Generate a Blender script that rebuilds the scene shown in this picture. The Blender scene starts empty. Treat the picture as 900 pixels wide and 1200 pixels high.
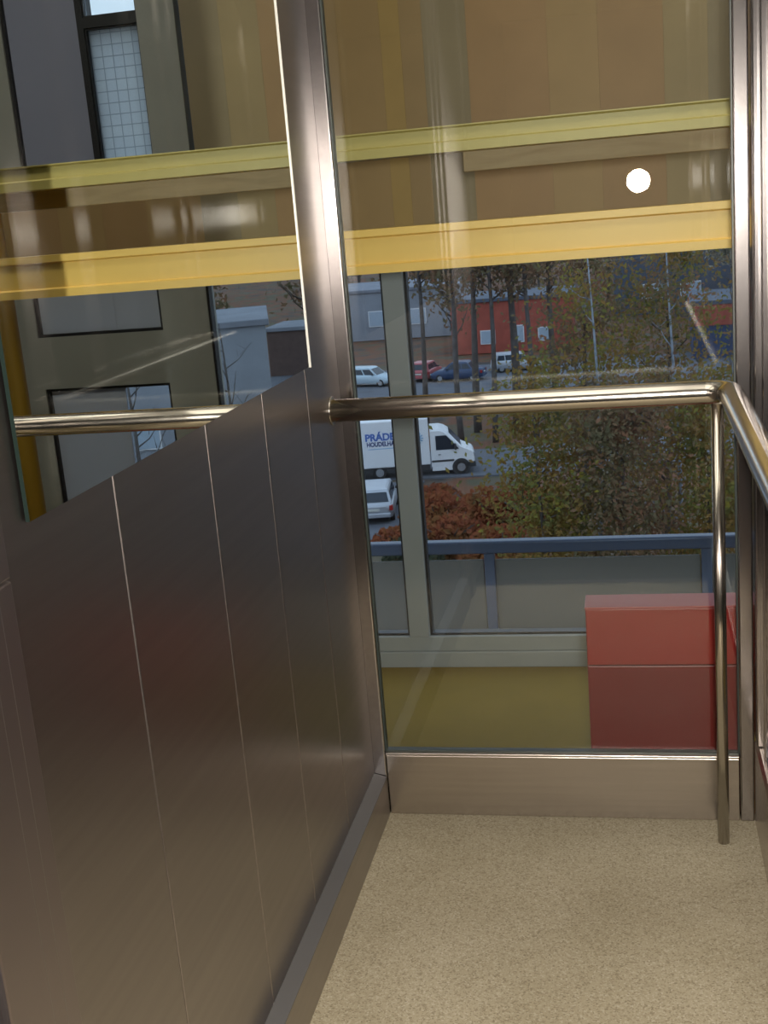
import bpy, bmesh, math, random
from mathutils import Vector, Matrix
random.seed(7)
SC = bpy.context.scene
COL = SC.collection
PI = math.pi

# ------------------------------------------------------------------ materials
def nmat(name):
    m = bpy.data.materials.new(name); m.use_nodes = True
    nt = m.node_tree; nt.nodes.clear()
    out = nt.nodes.new('ShaderNodeOutputMaterial')
    return m, nt, out

def N(nt, kind, **kw):
    n = nt.nodes.new(kind)
    for k, v in kw.items():
        if k in n.inputs: n.inputs[k].default_value = v
        else: setattr(n, k, v)
    return n

def paint(name, rgb, rough=0.5, metal=0.0, var=0.06, scale=6.0, bump=0.0, bscale=200.0, stretch=(1, 1, 1), spec=0.5, coat=0.0):
    """principled surface with slight procedural colour variation"""
    m, nt, out = nmat(name)
    b = N(nt, 'ShaderNodeBsdfPrincipled')
    b.inputs['Roughness'].default_value = rough
    b.inputs['Metallic'].default_value = metal
    b.inputs['Specular IOR Level'].default_value = spec
    b.inputs['Coat Weight'].default_value = coat
    tc = N(nt, 'ShaderNodeTexCoord'); mp = N(nt, 'ShaderNodeMapping')
    mp.inputs['Scale'].default_value = stretch
    nt.links.new(tc.outputs['Object'], mp.inputs['Vector'])
    no = N(nt, 'ShaderNodeTexNoise', Scale=scale, Detail=4.0)
    nt.links.new(mp.outputs[0], no.inputs['Vector'])
    r = N(nt, 'ShaderNodeValToRGB')
    r.color_ramp.elements[0].position = .3; r.color_ramp.elements[1].position = .7
    r.color_ramp.elements[0].color = tuple(c * (1 - var) for c in rgb) + (1,)
    r.color_ramp.elements[1].color = tuple(min(1, c * (1 + var)) for c in rgb) + (1,)
    nt.links.new(no.outputs['Fac'], r.inputs['Fac'])
    nt.links.new(r.outputs['Color'], b.inputs['Base Color'])
    if bump:
        n2 = N(nt, 'ShaderNodeTexNoise', Scale=bscale, Detail=2.0)
        nt.links.new(mp.outputs[0], n2.inputs['Vector'])
        bp = N(nt, 'ShaderNodeBump', Strength=bump, Distance=.002)
        nt.links.new(n2.outputs['Fac'], bp.inputs['Height'])
        nt.links.new(bp.outputs['Normal'], b.inputs['Normal'])
    nt.links.new(b.outputs[0], out.inputs['Surface'])
    return m

def glass(name, tint=(.9, .93, .93), r0=.045):
    """clear pane: Schlick reflection over a tinted see-through body"""
    m, nt, out = nmat(name)
    lw = N(nt, 'ShaderNodeLayerWeight', Blend=.5)
    p = N(nt, 'ShaderNodeMath', operation='POWER'); p.inputs[1].default_value = 5.0
    nt.links.new(lw.outputs['Facing'], p.inputs[0])
    ma = N(nt, 'ShaderNodeMath', operation='MULTIPLY_ADD')
    ma.inputs[1].default_value = 1 - r0; ma.inputs[2].default_value = r0
    nt.links.new(p.outputs[0], ma.inputs[0])
    t = N(nt, 'ShaderNodeBsdfTransparent'); t.inputs['Color'].default_value = tint + (1,)
    g = N(nt, 'ShaderNodeBsdfGlossy'); g.inputs['Roughness'].default_value = 0.0
    g.inputs['Color'].default_value = (1, 1, 1, 1)
    mx = N(nt, 'ShaderNodeMixShader')
    nt.links.new(ma.outputs[0], mx.inputs['Fac'])
    nt.links.new(t.outputs[0], mx.inputs[1]); nt.links.new(g.outputs[0], mx.inputs[2])
    nt.links.new(mx.outputs[0], out.inputs['Surface'])
    return m

def wood(name):
    m, nt, out = nmat(name)
    b = N(nt, 'ShaderNodeBsdfPrincipled', Roughness=.6)
    tc = N(nt, 'ShaderNodeTexCoord'); mp = N(nt, 'ShaderNodeMapping')
    mp.inputs['Scale'].default_value = (2.5, 9, 22)
    nt.links.new(tc.outputs['Object'], mp.inputs['Vector'])
    no = N(nt, 'ShaderNodeTexNoise', Scale=1.6, Detail=6.0, Distortion=1.2)
    nt.links.new(mp.outputs[0], no.inputs['Vector'])
    r = N(nt, 'ShaderNodeValToRGB')
    r.color_ramp.elements[0].color = (.30, .20, .09, 1); r.color_ramp.elements[1].color = (.52, .40, .22, 1)
    nt.links.new(no.outputs['Fac'], r.inputs['Fac'])
    vo = N(nt, 'ShaderNodeTexVoronoi', Scale=5.5)
    nt.links.new(tc.outputs['Object'], vo.inputs['Vector'])
    rk = N(nt, 'ShaderNodeValToRGB')
    rk.color_ramp.elements[0].position = .07; rk.color_ramp.elements[1].position = .12
    nt.links.new(vo.outputs['Distance'], rk.inputs['Fac'])
    mx = N(nt, 'ShaderNodeMix', data_type='RGBA')
    nt.links.new(rk.outputs['Color'], mx.inputs['Factor'])
    mx.inputs['A'].default_value = (.13, .055, .02, 1)
    nt.links.new(r.outputs['Color'], mx.inputs['B'])
    nt.links.new(mx.outputs['Result'], b.inputs['Base Color'])
    nt.links.new(b.outputs[0], out.inputs['Surface'])
    return m

def speckle(name, rgb, dark, light):
    m, nt, out = nmat(name)
    b = N(nt, 'ShaderNodeBsdfPrincipled', Roughness=.6); b.inputs['Specular IOR Level'].default_value = .12
    tc = N(nt, 'ShaderNodeTexCoord')
    v = N(nt, 'ShaderNodeTexVoronoi', Scale=330.0); nt.links.new(tc.outputs['Object'], v.inputs['Vector'])
    r = N(nt, 'ShaderNodeValToRGB'); r.color_ramp.interpolation = 'LINEAR'
    e = r.color_ramp.elements
    e[0].position = .0; e[0].color = dark + (1,)
    e[1].position = 1.0; e[1].color = light + (1,)
    x = e.new(.35); x.color = rgb + (1,)
    x = e.new(.75); x.color = rgb + (1,)
    sx = N(nt, 'ShaderNodeSeparateColor'); nt.links.new(v.outputs['Color'], sx.inputs[0])
    nt.links.new(sx.outputs[0], r.inputs['Fac'])
    n = N(nt, 'ShaderNodeTexNoise', Scale=3.0, Detail=5.0); nt.links.new(tc.outputs['Object'], n.inputs['Vector'])
    r2 = N(nt, 'ShaderNodeValToRGB')
    r2.color_ramp.elements[0].position = .35; r2.color_ramp.elements[0].color = (.86, .85, .82, 1)
    r2.color_ramp.elements[1].position = .65; r2.color_ramp.elements[1].color = (1, 1, 1, 1)
    nt.links.new(n.outputs['Fac'], r2.inputs['Fac'])
    mx = N(nt, 'ShaderNodeMix', data_type='RGBA', blend_type='MULTIPLY'); mx.inputs['Factor'].default_value = 1
    nt.links.new(r.outputs['Color'], mx.inputs['A']); nt.links.new(r2.outputs['Color'], mx.inputs['B'])
    nt.links.new(mx.outputs['Result'], b.inputs['Base Color'])
    nt.links.new(b.outputs[0], out.inputs['Surface'])
    return m

def mottled(name, cols, scale, rough=.9, detail=6.0, through=0.0):
    """several colours through one noise: ground, foliage"""
    m, nt, out = nmat(name)
    b = N(nt, 'ShaderNodeBsdfPrincipled', Roughness=rough); b.inputs['Specular IOR Level'].default_value = .2
    tc = N(nt, 'ShaderNodeTexCoord')
    n = N(nt, 'ShaderNodeTexNoise', Scale=scale, Detail=detail); nt.links.new(tc.outputs['Object'], n.inputs['Vector'])
    r = N(nt, 'ShaderNodeValToRGB')
    e = r.color_ramp.elements
    k = len(cols)
    for i, c in enumerate(cols):
        p = .32 + .36 * i / (k - 1)
        if i == 0: e[0].position = p; e[0].color = c + (1,)
        elif i == k - 1: e[-1].position = p; e[-1].color = c + (1,)
        else:
            x = e.new(p); x.color = c + (1,)
    nt.links.new(n.outputs['Fac'], r.inputs['Fac'])
    nt.links.new(r.outputs['Color'], b.inputs['Base Color'])
    if through:
        t = N(nt, 'ShaderNodeBsdfTranslucent'); nt.links.new(r.outputs['Color'], t.inputs['Color'])
        mx = N(nt, 'ShaderNodeMixShader'); mx.inputs['Fac'].default_value = through
        nt.links.new(b.outputs[0], mx.inputs[1]); nt.links.new(t.outputs[0], mx.inputs[2])
        nt.links.new(mx.outputs[0], out.inputs['Surface'])
    else:
        nt.links.new(b.outputs[0], out.inputs['Surface'])
    return m

def wired(name):
    """frosted wired safety glass with its square wire net"""
    m, nt, out = nmat(name)
    tc = N(nt, 'ShaderNodeTexCoord')
    br = N(nt, 'ShaderNodeTexBrick', offset=0.0)
    br.inputs['Scale'].default_value = 1.0; br.inputs['Mortar Size'].default_value = .0022
    br.inputs['Brick Width'].default_value = .045; br.inputs['Row Height'].default_value = .045
    br.inputs['Color1'].default_value = (.80, .84, .86, 1); br.inputs['Color2'].default_value = (.78, .82, .85, 1)
    br.inputs['Mortar'].default_value = (.50, .53, .55, 1)
    mp = N(nt, 'ShaderNodeMapping'); mp.inputs['Rotation'].default_value = (PI / 2, 0, 0)
    nt.links.new(tc.outputs['Object'], mp.inputs['Vector']); nt.links.new(mp.outputs[0], br.inputs['Vector'])
    d = N(nt, 'ShaderNodeBsdfDiffuse'); t = N(nt, 'ShaderNodeBsdfTranslucent')
    nt.links.new(br.outputs['Color'], t.inputs['Color']); d.inputs['Color'].default_value = (.3, .32, .33, 1)
    mx = N(nt, 'ShaderNodeMixShader'); mx.inputs['Fac'].default_value = .85
    nt.links.new(d.outputs[0], mx.inputs[1]); nt.links.new(t.outputs[0], mx.inputs[2])
    nt.links.new(mx.outputs[0], out.inputs['Surface'])
    return m

def mirror_mat(name):
    m, nt, out = nmat(name)
    b = N(nt, 'ShaderNodeBsdfGlossy'); b.inputs['Color'].default_value = (.86, .88, .86, 1); b.inputs['Roughness'].default_value = 0
    nt.links.new(b.outputs[0], out.inputs['Surface'])
    return m

M = {}
M['steel'] = paint('brushed stainless steel', (.42, .395, .395), .16, 1.0, .05, 3.0, .02, 60, (30, 1, 30))
M['steel_wall'] = paint('brushed steel wall sheet', (.34, .31, .30), .31, 1.0, .05, 2.0, .015, 50, (1, 1, 30))
M['steel_aniso'] = paint('upright brushed steel sheet', (.74, .69, .66), .13, 1.0, .05, 2.0)
_nt = M['steel_aniso'].node_tree; _b = [n for n in _nt.nodes if n.type == 'BSDF_PRINCIPLED'][0]
_b.inputs['Anisotropic'].default_value = 1.0
_t = _nt.nodes.new('ShaderNodeTangent'); _t.direction_type = 'RADIAL'; _t.axis = 'Z'
_nt.links.new(_t.outputs[0], _b.inputs['Tangent'])
M['steel_kick'] = paint('brushed steel kick plate', (.50, .45, .405), .27, 1.0, .05, 3.0, .05, 60, (1, 30, 30))
M['steel_trim'] = paint('satin steel profile', (.34, .30, .30), .34, 1.0, .05, 3.0)
M['ledge'] = paint('dull steel ledge', (.13, .125, .125), .55, .3, .05, 3.0)
M['edge_glint'] = paint('painted step edge highlight', (.30, .285, .32), .5, 0, .03)  # pale matte tone that paints in the highlight along the step edges
M['steel_pol'] = paint('polished steel tube', (.64, .60, .54), .16, 1.0, .02, 3.0)
M['mirror'] = mirror_mat('silvered mirror')
M['mirror_edge'] = paint('ground mirror edge', (.008, .014, .012), .9, 0, .02, 6, 0, 0, (1, 1, 1), .05)
M['strip'] = paint('polished edge strip', (.80, .78, .72), .35, 0, .02)
M['glass'] = glass('cabin glass', (.90, .93, .94), .045)
M['glass_edge'] = paint('green glass edge', (.03, .042, .037), .4)
M['glass_far'] = glass('facade glass', (.86, .89, .92), .035)
M['gasket'] = paint('black rubber gasket', (.018, .018, .02), .5)
M['floor'] = speckle('beige speckled floor sheet', (.47, .405, .29), (.30, .25, .17), (.58, .52, .40))
M['ceiling'] = paint('cabin ceiling', (.72, .68, .60), .5)
M['rear'] = paint('landing wall tan', (.26, .20, .14), .6)
M['rear_floor'] = paint('dark stone floor', (.035, .032, .03), .5)
M['conc'] = paint('grey shaft wall', (.20, .19, .18), .8, 0, .12, 4)
M['olive'] = paint('olive floor sheet', (.31, .20, .028), .7, 0, .06, 5, 0, 0, (1, 1, 1), .1)
M['yellow'] = paint('yellow beam paint', (.97, .62, .15), .42, 0, .04, 3)
M['yellow_up'] = paint('greenish yellow beam paint', (.50, .405, .125), .45, 0, .04, 3)
M['yellow_col'] = paint('amber column paint', (.60, .34, .035), .38, 0, .03, 3)
M['alu'] = paint('grey aluminium frame', (.45, .49, .50), .42, .0, .04, 4)
M['alu_wall'] = paint('dark grey aluminium sheet', (.46, .46, .41), .5, .0, .06, 4)
M['sheet'] = paint('grey blind sheet', (.42, .44, .58), .55, 0, .04, 2)
def blind(name, rgb, through):
    m, nt, out = nmat(name)
    tc = N(nt, 'ShaderNodeTexCoord'); no = N(nt, 'ShaderNodeTexNoise', Scale=2.0); nt.links.new(tc.outputs['Object'], no.inputs['Vector'])
    r = N(nt, 'ShaderNodeValToRGB')
    r.color_ramp.elements[0].color = tuple(c * .93 for c in rgb) + (1,); r.color_ramp.elements[1].color = tuple(min(1, c * 1.05) for c in rgb) + (1,)
    nt.links.new(no.outputs['Fac'], r.inputs['Fac'])
    d = N(nt, 'ShaderNodeBsdfDiffuse'); t = N(nt, 'ShaderNodeBsdfTranslucent'); t.inputs['Color'].default_value = (.8, .82, .85, 1)
    nt.links.new(r.outputs['Color'], d.inputs['Color'])
    mx = N(nt, 'ShaderNodeMixShader'); mx.inputs['Fac'].default_value = through
    nt.links.new(d.outputs[0], mx.inputs[1]); nt.links.new(t.outputs[0], mx.inputs[2]); nt.links.new(mx.outputs[0], out.inputs['Surface'])
    return m
M['blind'] = blind('pale roller blind', (.66, .68, .74), .24)
M['wired'] = wired('wired glass')
M['plank'] = wood('knotty pine')
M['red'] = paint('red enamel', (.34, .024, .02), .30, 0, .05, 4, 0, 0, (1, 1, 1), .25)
M['red_shade'] = paint('shaded red enamel', (.20, .012, .013), .32, 0, .05, 4, 0, 0, (1, 1, 1), .25)  # tone step from reflections and shade, put into the paint as darker red
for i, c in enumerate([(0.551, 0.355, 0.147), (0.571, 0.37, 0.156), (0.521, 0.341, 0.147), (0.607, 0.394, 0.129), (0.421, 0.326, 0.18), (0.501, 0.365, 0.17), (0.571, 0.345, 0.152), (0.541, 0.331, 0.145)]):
    M['clad%d' % i] = paint('spandrel reflection stripe %d' % i, c, .5, 0, .06, 5)  # tints hold the reflected vertical stripes as board colour
M['slab'] = paint('terrace concrete', (.21, .20, .19), .85, 0, .1, 3)
M['blue'] = paint('blue grey rail paint', (.055, .07, .11), .35, .2, .05, 4)
M['infill'] = paint('taupe balustrade sheet', (.13, .118, .10), .6, 0, .05, 2)
M['ground'] = mottled('autumn ground', [(0.058, 0.052, 0.049), (0.111, 0.078, 0.058), (0.182, 0.072, 0.039), (0.091, 0.085, 0.052), (0.13, 0.098, 0.072)], .35)
M['asphalt'] = mottled('wet asphalt', [(.10, .105, .125), (.14, .145, .165), (.12, .12, .135)], .6)
M['bark'] = mottled('grey brown bark', [(0.072, 0.058, 0.052), (0.13, 0.117, 0.111)], 3)
M['birch'] = mottled('pale birch bark', [(.10, .11, .13), (.28, .31, .36), (.30, .33, .38)], 5)
M['leaf_olive'] = mottled('olive autumn leaves', [(0.105, 0.105, 0.043), (0.234, 0.199, 0.047), (0.281, 0.152, 0.047), (0.164, 0.175, 0.059), (0.351, 0.281, 0.047)], .8, through=.45)
M['leaf_brown'] = mottled('brown autumn leaves', [(0.099, 0.088, 0.065), (0.239, 0.133, 0.077), (0.159, 0.145, 0.077), (0.338, 0.156, 0.09)], .8, through=.45)
M['leaf_rust'] = mottled('rust red leaves', [(0.13, 0.052, 0.029), (0.338, 0.098, 0.046), (0.26, 0.111, 0.039), (0.13, 0.078, 0.033)], 1.2, through=.45)
M['leaf_dark'] = mottled('dark green leaves', [(0.036, 0.054, 0.036), (0.09, 0.108, 0.063)], 1.2, through=.45)
M['leaf_pale'] = mottled('pale straw leaves', [(.22, .20, .15), (.55, .52, .42)], 2, through=.45)
M['white'] = paint('white vehicle paint', (.72, .72, .74), .35, 0, .02, 2)
M['silver'] = paint('silver car paint', (.42, .44, .48), .3, .4, .02, 2)
M['paleblue'] = paint('pale blue car paint', (.45, .55, .62), .3, .2, .02, 2)
M['navy'] = paint('dark blue car paint', (.03, .06, .13), .3, .2, .02, 2)
M['pinkred'] = paint('red car paint', (.40, .09, .10), .3, .1, .02, 2)
M['tyre'] = paint('tyre rubber', (.015, .015, .016), .8)
M['hub'] = paint('alloy hub', (.35, .36, .38), .4, .6)
M['dark_glass'] = paint('dark car window', (.02, .03, .045), .1)
M['blue_ink'] = paint('blue lettering', (.05, .13, .42), .5, 0, .02)
M['navy_ink'] = paint('navy lettering', (.03, .05, .16), .5, 0, .02)
M['pale_ink'] = paint('pale blue emblem', (.22, .40, .58), .5, 0, .02)
M['lamp_red'] = paint('red lamp lens', (.35, .02, .02), .2)
M['plate'] = paint('number plate', (.55, .55, .50), .5)
M['plastic'] = paint('black bumper plastic', (.03, .032, .036), .6)
M['brick'] = paint('orange red hall wall', (.34, .075, .05), .8, 0, .2, 1.2)
M['win_blue'] = paint('pale window', (.35, .42, .5), .3)
M['roof_blue'] = paint('blue grey roof', (.075, .09, .125), .7, 0, .15, .5)
M['wall_blue'] = paint('blue hall cladding', (.035, .055, .12), .6, 0, .2, .7)
M['wall_pale'] = paint('pale grey blue render', (.25, .265, .30), .8, 0, .12, .4)
M['roof_pale'] = paint('grey flat roof', (.20, .21, .245), .9, 0, .15, .4)
M['shed'] = paint('brown shed boards', (.10, .062, .052), .8, 0, .2, 2)
M['white_flue'] = paint('white flue', (.75, .77, .8), .4)

# ------------------------------------------------------------------ mesh helpers
class MB:
    def __init__(self): self.bm = bmesh.new()
    def box(self, x0, x1, y0, y1, z0, z1, bev=0.0, seg=2):
        vs = [self.bm.verts.new((x, y, z)) for x in (x0, x1) for y in (y0, y1) for z in (z0, z1)]
        q = [(0, 1, 3, 2), (4, 6, 7, 5), (0, 4, 5, 1), (2, 3, 7, 6), (0, 2, 6, 4), (1, 5, 7, 3)]
        fs = [self.bm.faces.new([vs[i] for i in f]) for f in q]
        if bev:
            es = list({e for f in fs for e in f.edges})
            bmesh.ops.bevel(self.bm, geom=es, offset=bev, segments=seg, profile=.5, affect='EDGES')
        return self
    def prism(self, prof, a0, a1, axis='x', bev=0.0):
        """extrude a closed 2-D profile: axis x -> (y,z), y -> (x,z), z -> (x,y)"""
        def P(p, a):
            return {'x': (a, p[0], p[1]), 'y': (p[0], a, p[1]), 'z': (p[0], p[1], a)}[axis]
        A = [self.bm.verts.new(P(p, a0)) for p in prof]; B = [self.bm.verts.new(P(p, a1)) for p in prof]
        n = len(prof)
        fs = [self.bm.faces.new(A), self.bm.faces.new(B[::-1])]
        for i in range(n): fs.append(self.bm.faces.new((A[i], A[(i + 1) % n], B[(i + 1) % n], B[i])))
        if bev:
            es = list({e for f in fs for e in f.edges})
            bmesh.ops.bevel(self.bm, geom=es, offset=bev, segments=2, profile=.5, affect='EDGES')
        return self
    def tube(self, pts, rad, seg=16, cap=True):
        pts = [Vector(p) for p in pts]
        rads = rad if isinstance(rad, (list, tuple)) else [rad] * len(pts)
        rings = []
        up = None
        for i, p in enumerate(pts):
            t = (pts[min(i + 1, len(pts) - 1)] - pts[max(i - 1, 0)]).normalized()
            if up is None:
                up = t.orthogonal().normalized()
            else:
                up = (up - t * up.dot(t)).normalized()
            s = t.cross(up)
            rings.append([self.bm.verts.new(p + (up * math.cos(a) + s * math.sin(a)) * rads[i]) for a in [2 * PI * k / seg for k in range(seg)]])
        for a, b in zip(rings, rings[1:]):
            for k in range(seg):
                f = self.bm.faces.new((a[k], a[(k + 1) % seg], b[(k + 1) % seg], b[k])); f.smooth = True
        if cap:
            self.bm.faces.new(rings[0][::-1]); self.bm.faces.new(rings[-1])
        return self
    def loft(self, rings, smooth=True, cap=True):
        R = [[self.bm.verts.new(p) for p in r] for r in rings]
        n = len(R[0])
        for a, b in zip(R, R[1:]):
            for k in range(n):
                f = self.bm.faces.new((a[k], a[(k + 1) % n], b[(k + 1) % n], b[k])); f.smooth = smooth
        if cap:
            self.bm.faces.new(R[0][::-1]); self.bm.faces.new(R[-1])
        return self
    def plate(self, pts, thick):
        """a thin solid plate through a planar outline, thickened along its normal"""
        pts = [Vector(p) for p in pts]
        n = (pts[1] - pts[0]).cross(pts[2] - pts[1]).normalized() * thick
        A = [self.bm.verts.new(p + n) for p in pts]; B = [self.bm.verts.new(p - n * .2) for p in pts]
        k = len(pts)
        self.bm.faces.new(A); self.bm.faces.new(B[::-1])
        for i in range(k): self.bm.faces.new((A[i], B[i], B[(i + 1) % k], A[(i + 1) % k]))
        return self
    def build(self, name, mat, parent=None, smooth_angle=None):
        bmesh.ops.recalc_face_normals(self.bm, faces=self.bm.faces)
        me = bpy.data.meshes.new(name); self.bm.to_mesh(me); self.bm.free()
        for m_ in (mat if isinstance(mat, list) else [mat]): me.materials.append(m_)
        o = bpy.data.objects.new(name, me); COL.objects.link(o)
        if parent is not None: o.parent = parent
        return o

def tag(o, label, cat, group=None, kind=None):
    o['label'] = label; o['category'] = cat
    if group: o['group'] = group
    if kind: o['kind'] = kind
    return o
def struct(o, label=None):
    o['kind'] = 'structure'
    if label: o['label'] = label
    return o
def empty(name, loc=(0, 0, 0), rz=0):
    o = bpy.data.objects.new(name, None); COL.objects.link(o)
    o.location = loc; o.rotation_euler = (0, 0, rz); o.empty_display_size = .2
    return o

# ------------------------------------------------------------------ camera
f_px = 1425.06
yaw, pitch, roll = .213646, .242908, -.083592
cam_d = bpy.data.cameras.new('camera'); cam = bpy.data.objects.new('camera', cam_d); COL.objects.link(cam)
cy, sy, cp, sp = math.cos(yaw), math.sin(yaw), math.cos(pitch), math.sin(pitch)
fw = Vector((-sy * cp, cy * cp, -sp)); r = Vector((cy, sy, 0)); u = r.cross(fw)
r2 = r * math.cos(roll) + u * math.sin(roll); u2 = -r * math.sin(roll) + u * math.cos(roll)
cam.matrix_world = Matrix(((r2.x, u2.x, -fw.x, 0), (r2.y, u2.y, -fw.y, -2.62273), (r2.z, u2.z, -fw.z, 1.42), (0, 0, 0, 1)))
cam_d.sensor_fit = 'VERTICAL'; cam_d.sensor_height = 36; cam_d.lens = f_px / 1200 * 36
cam_d.clip_start = .02; cam_d.clip_end = 1500
SC.camera = cam

# ------------------------------------------------------------------ cabin shell
XW = -.645      # left wall face
XR = .236       # right wall face
YF = -4.2       # rear landing wall
struct(MB().box(-.75, .36, -1.76, .03, -.08, 0).build('floor', M['floor']), 'beige speckled floor sheet of the lift cabin')
struct(MB().box(-.75, .36, YF, -1.80, -.08, -.002).build('floor_rear', M['rear_floor']), 'dark landing floor before the lift door')
struct(MB().box(-.75, .36, -1.80, -1.76, -.08, .002).build('trim_9', M['steel_trim']))
struct(MB().box(-.75, .36, YF, .05, 2.32, 2.40).build('ceiling', M['ceiling']))
# left wall: five brushed sheets on a backing, fine open seams between them
wl = struct(MB().box(-.70, -.655, -1.53, .03, 0, 2.32).build('wall_left', M['steel']), 'brushed steel left cabin wall of narrow vertical sheets')
seams = [-.004, -.2822, -.5805, -.8804, -1.2306, -1.53]
for a, b in zip(seams, seams[1:]):
    MB().box(-.660, XW, b + .0012, a - .0012, .10, 2.318, .0022, 3).build('panel', M['steel_wall'], wl)
# stepped steel door return at the near end of the left wall
tr = struct(MB().box(-.70, -.632, -1.570, -1.532, 0, 1.083, .002).box(-.70, -.632, -1.570, -1.532, 1.086, 2.318, .002).build('trim_1', M['steel_trim']))
MB().box(-.66, -.6295, -1.5728, -1.5702, 0, 2.318).build('edge_strip', M['edge_glint'], tr)  # thin strip added to carry the painted bevel highlight
t2_ = struct(MB().box(-.70, -.622, -1.612, -1.573, 0, 2.318, .006, 3).build('trim_2', M['steel_trim']))
MB().box(-.66, -.6195, -1.6155, -1.6125, 0, 2.318).build('edge_strip', M['edge_glint'], t2_)  # second added strip, same painted highlight
struct(MB().box(-.70, -.612, -1.70, -1.616, 0, 2.318, .006, 3).build('trim_3', M['steel_trim']))
wr = struct(MB().box(-.70, -.630, -2.30, -1.705, 0, 2.318, .003).box(-.70, -.618, -2.42, -2.305, 0, 2.318, .004).box(-.70, -.63, YF, -2.425, 0, 2.318, .003).build('wall_left_return', M['steel_wall']))
struct(MB().box(-.70, .36, YF - .08, YF, 0, 2.32).build('wall_rear', M['rear']))
# plinths and kick plate
bl = struct(MB().box(XW - .005, -.615, -1.53, -.008, 0, .098).build('baseboard_left', M['steel_wall']))
MB().prism([(XW - .005, .0985), (-.6145, .0985), (-.6145, .101), (XW - .005, .110)], -1.53, -.008, 'y').build('ledge', M['ledge'], bl)
struct(MB().box(-.613, .2025, -.004, .03, .001, .154, .0015).box(-.613, .2025, -.008, .03, .156, .1615, .0012).build('baseboard_far', M['steel_kick']))
struct(MB().prism([(XR, 0), (XR + .03, 0), (XR + .03, .205), (XR + .006, .205), (XR, .196)], -1.52, -.002, 'y').build('baseboard_right', M['steel_kick']))
# corner posts beside the rear pane
struct(MB().box(-.649, -.6145, -.006, .035, 0, 2.318, .004, 3).build('trim_4', M['steel']), 'brushed steel corner post left of the rear pane')
struct(MB().box(.204, .2355, -.006, .035, 0, 2.318, .004, 3).build('trim_5', M['steel']), 'brushed steel corner post right of the rear pane')
struct(MB().box(.2375, .27, -.052, .035, .206, 2.318, .003, 2).box(.246, .28, -.118, -.054, .206, 2.318, .003, 2).build('trim_6', M['steel']))
# rear pane with gasket
w1 = struct(MB().box(-.612, .202, .008, .018, .162, 2.31).build('window_1', M['glass']), 'large clear rear pane of the lift cabin')
MB().box(-.6135, .2035, .004, .022, .1615, .165).box(-.6145, -.6115, .004, .022, .163, 2.31).box(.2012, .2045, .004, .022, .163, 2.31).build('gasket', M['glass_edge'], w1)
# right wall pane, frame and door return
w2 = struct(MB().box(.256, .264, -1.20, -.12, .212, 2.30).build('window_2', M['glass']), 'clear side pane of the lift cabin')
MB().box(.250, .27, -1.20, -.119, .206, .212).build('gasket', M['gasket'], w2)
for a, b in ((-.38, -.25), (-.71, -.62)):
    MB().box(.246, .2555, a, b, .2125, 2.316, .0015).build('stile', M['steel_aniso'], w2)
struct(MB().box(.246, .29, -1.443, -1.203, .206, 2.318, .002).build('wall_right', M['steel_aniso']), 'brushed steel right cabin wall')
struct(MB().box(XR, .30, -1.53, -1.445, 0, 2.318, .004).box(.228, .30, -1.62, -1.535, 0, 2.318, .004).build('trim_7', M['steel_aniso']))
struct(MB().box(.236, .30, -2.35, -1.625, 0, 2.318, .003).box(.225, .30, -2.47, -2.355, 0, 2.318, .004).box(.236, .30, YF, -2.475, 0, 2.318, .003).build('wall_right_return', M['steel_aniso']))

# mirror on the upper left wall
mb = MB().box(XW + .0025, -.6376, -1.4655, -.2655, 1.128, 2.26)
mir = mb.build('wall_mirror', [M['mirror'], M['mirror_edge']])
for p in mir.data.polygons:
    if p.normal.x < .9: p.material_index = 1
MB().box(XW, -.6352, -.2655, -.2640, 1.126, 2.26).build('edge_strip', M['strip'], mir)
tag(mir, 'tall frameless mirror fixed on the brushed steel cabin wall', 'mirror')

# handrail
hr = empty('handrail', (.172, -.097, 0))
tag(hr, 'round stainless steel handrail bent around the cabin corner on a floor post', 'handrail')
def rel(pts, o): return [(p[0] - o[0], p[1] - o[1], p[2] - o[2]) for p in pts]
RZ = 1.0085
pts = [(XW + .001, -.097, RZ), (-.3, -.097, RZ), (.10, -.097, RZ)]
cxr, cyr, rr_ = .136, -.147, .05
for k in range(0, 13):
    a = PI / 2 - k / 12 * PI / 2
    pts.append((cxr + rr_ * math.cos(a), cyr + rr_ * math.sin(a), RZ))
pts += [(.186, -.6, RZ), (.186, -1.2, RZ), (.186, -1.70, RZ)]
MB().tube(rel(pts, hr.location), .0245, 32).build('rail_tube', M['steel_pol'], hr)
MB().tube(rel([(XW, -.097, RZ), (XW + .004, -.097, RZ)], hr.location), .031, 28).build('wall_flange', M['steel_pol'], hr)
MB().tube(rel([(.160, -.100, 0), (.160, -.100, RZ - .01)], hr.location), .0125, 24).build('support_post', M['steel_pol'], hr)
MB().tube(rel([(.186, -1.69, RZ), (.236, -1.69, RZ)], hr.location), .012, 20).build('end_bracket', M['steel_pol'], hr)

# ------------------------------------------------------------------ shaft and landing outside the rear pane
ZL = -.53
struct(MB().box(-1.7, 1.55, -4.4, 2.42, ZL - .12, ZL).build('floor_landing', M['olive']), 'olive floor sheet of the landing below the cabin')
struct(MB().box(-1.8, -1.7, -4.4, 2.42, ZL - .12, 3.2).build('wall_shaft_left', M['conc']))
struct(MB().box(1.55, 1.65, -4.4, 2.42, ZL - .12, 3.2).build('wall_shaft_right', M['conc']))
struct(MB().box(-1.8, 1.65, -4.5, -4.4, ZL - .12, 3.2).build('wall_shaft_rear', M['conc']))
struct(MB().box(-1.8, 1.65, -4.5, 2.42, 3.2, 3.3).build('ceiling_shaft', M['conc']))

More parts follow.
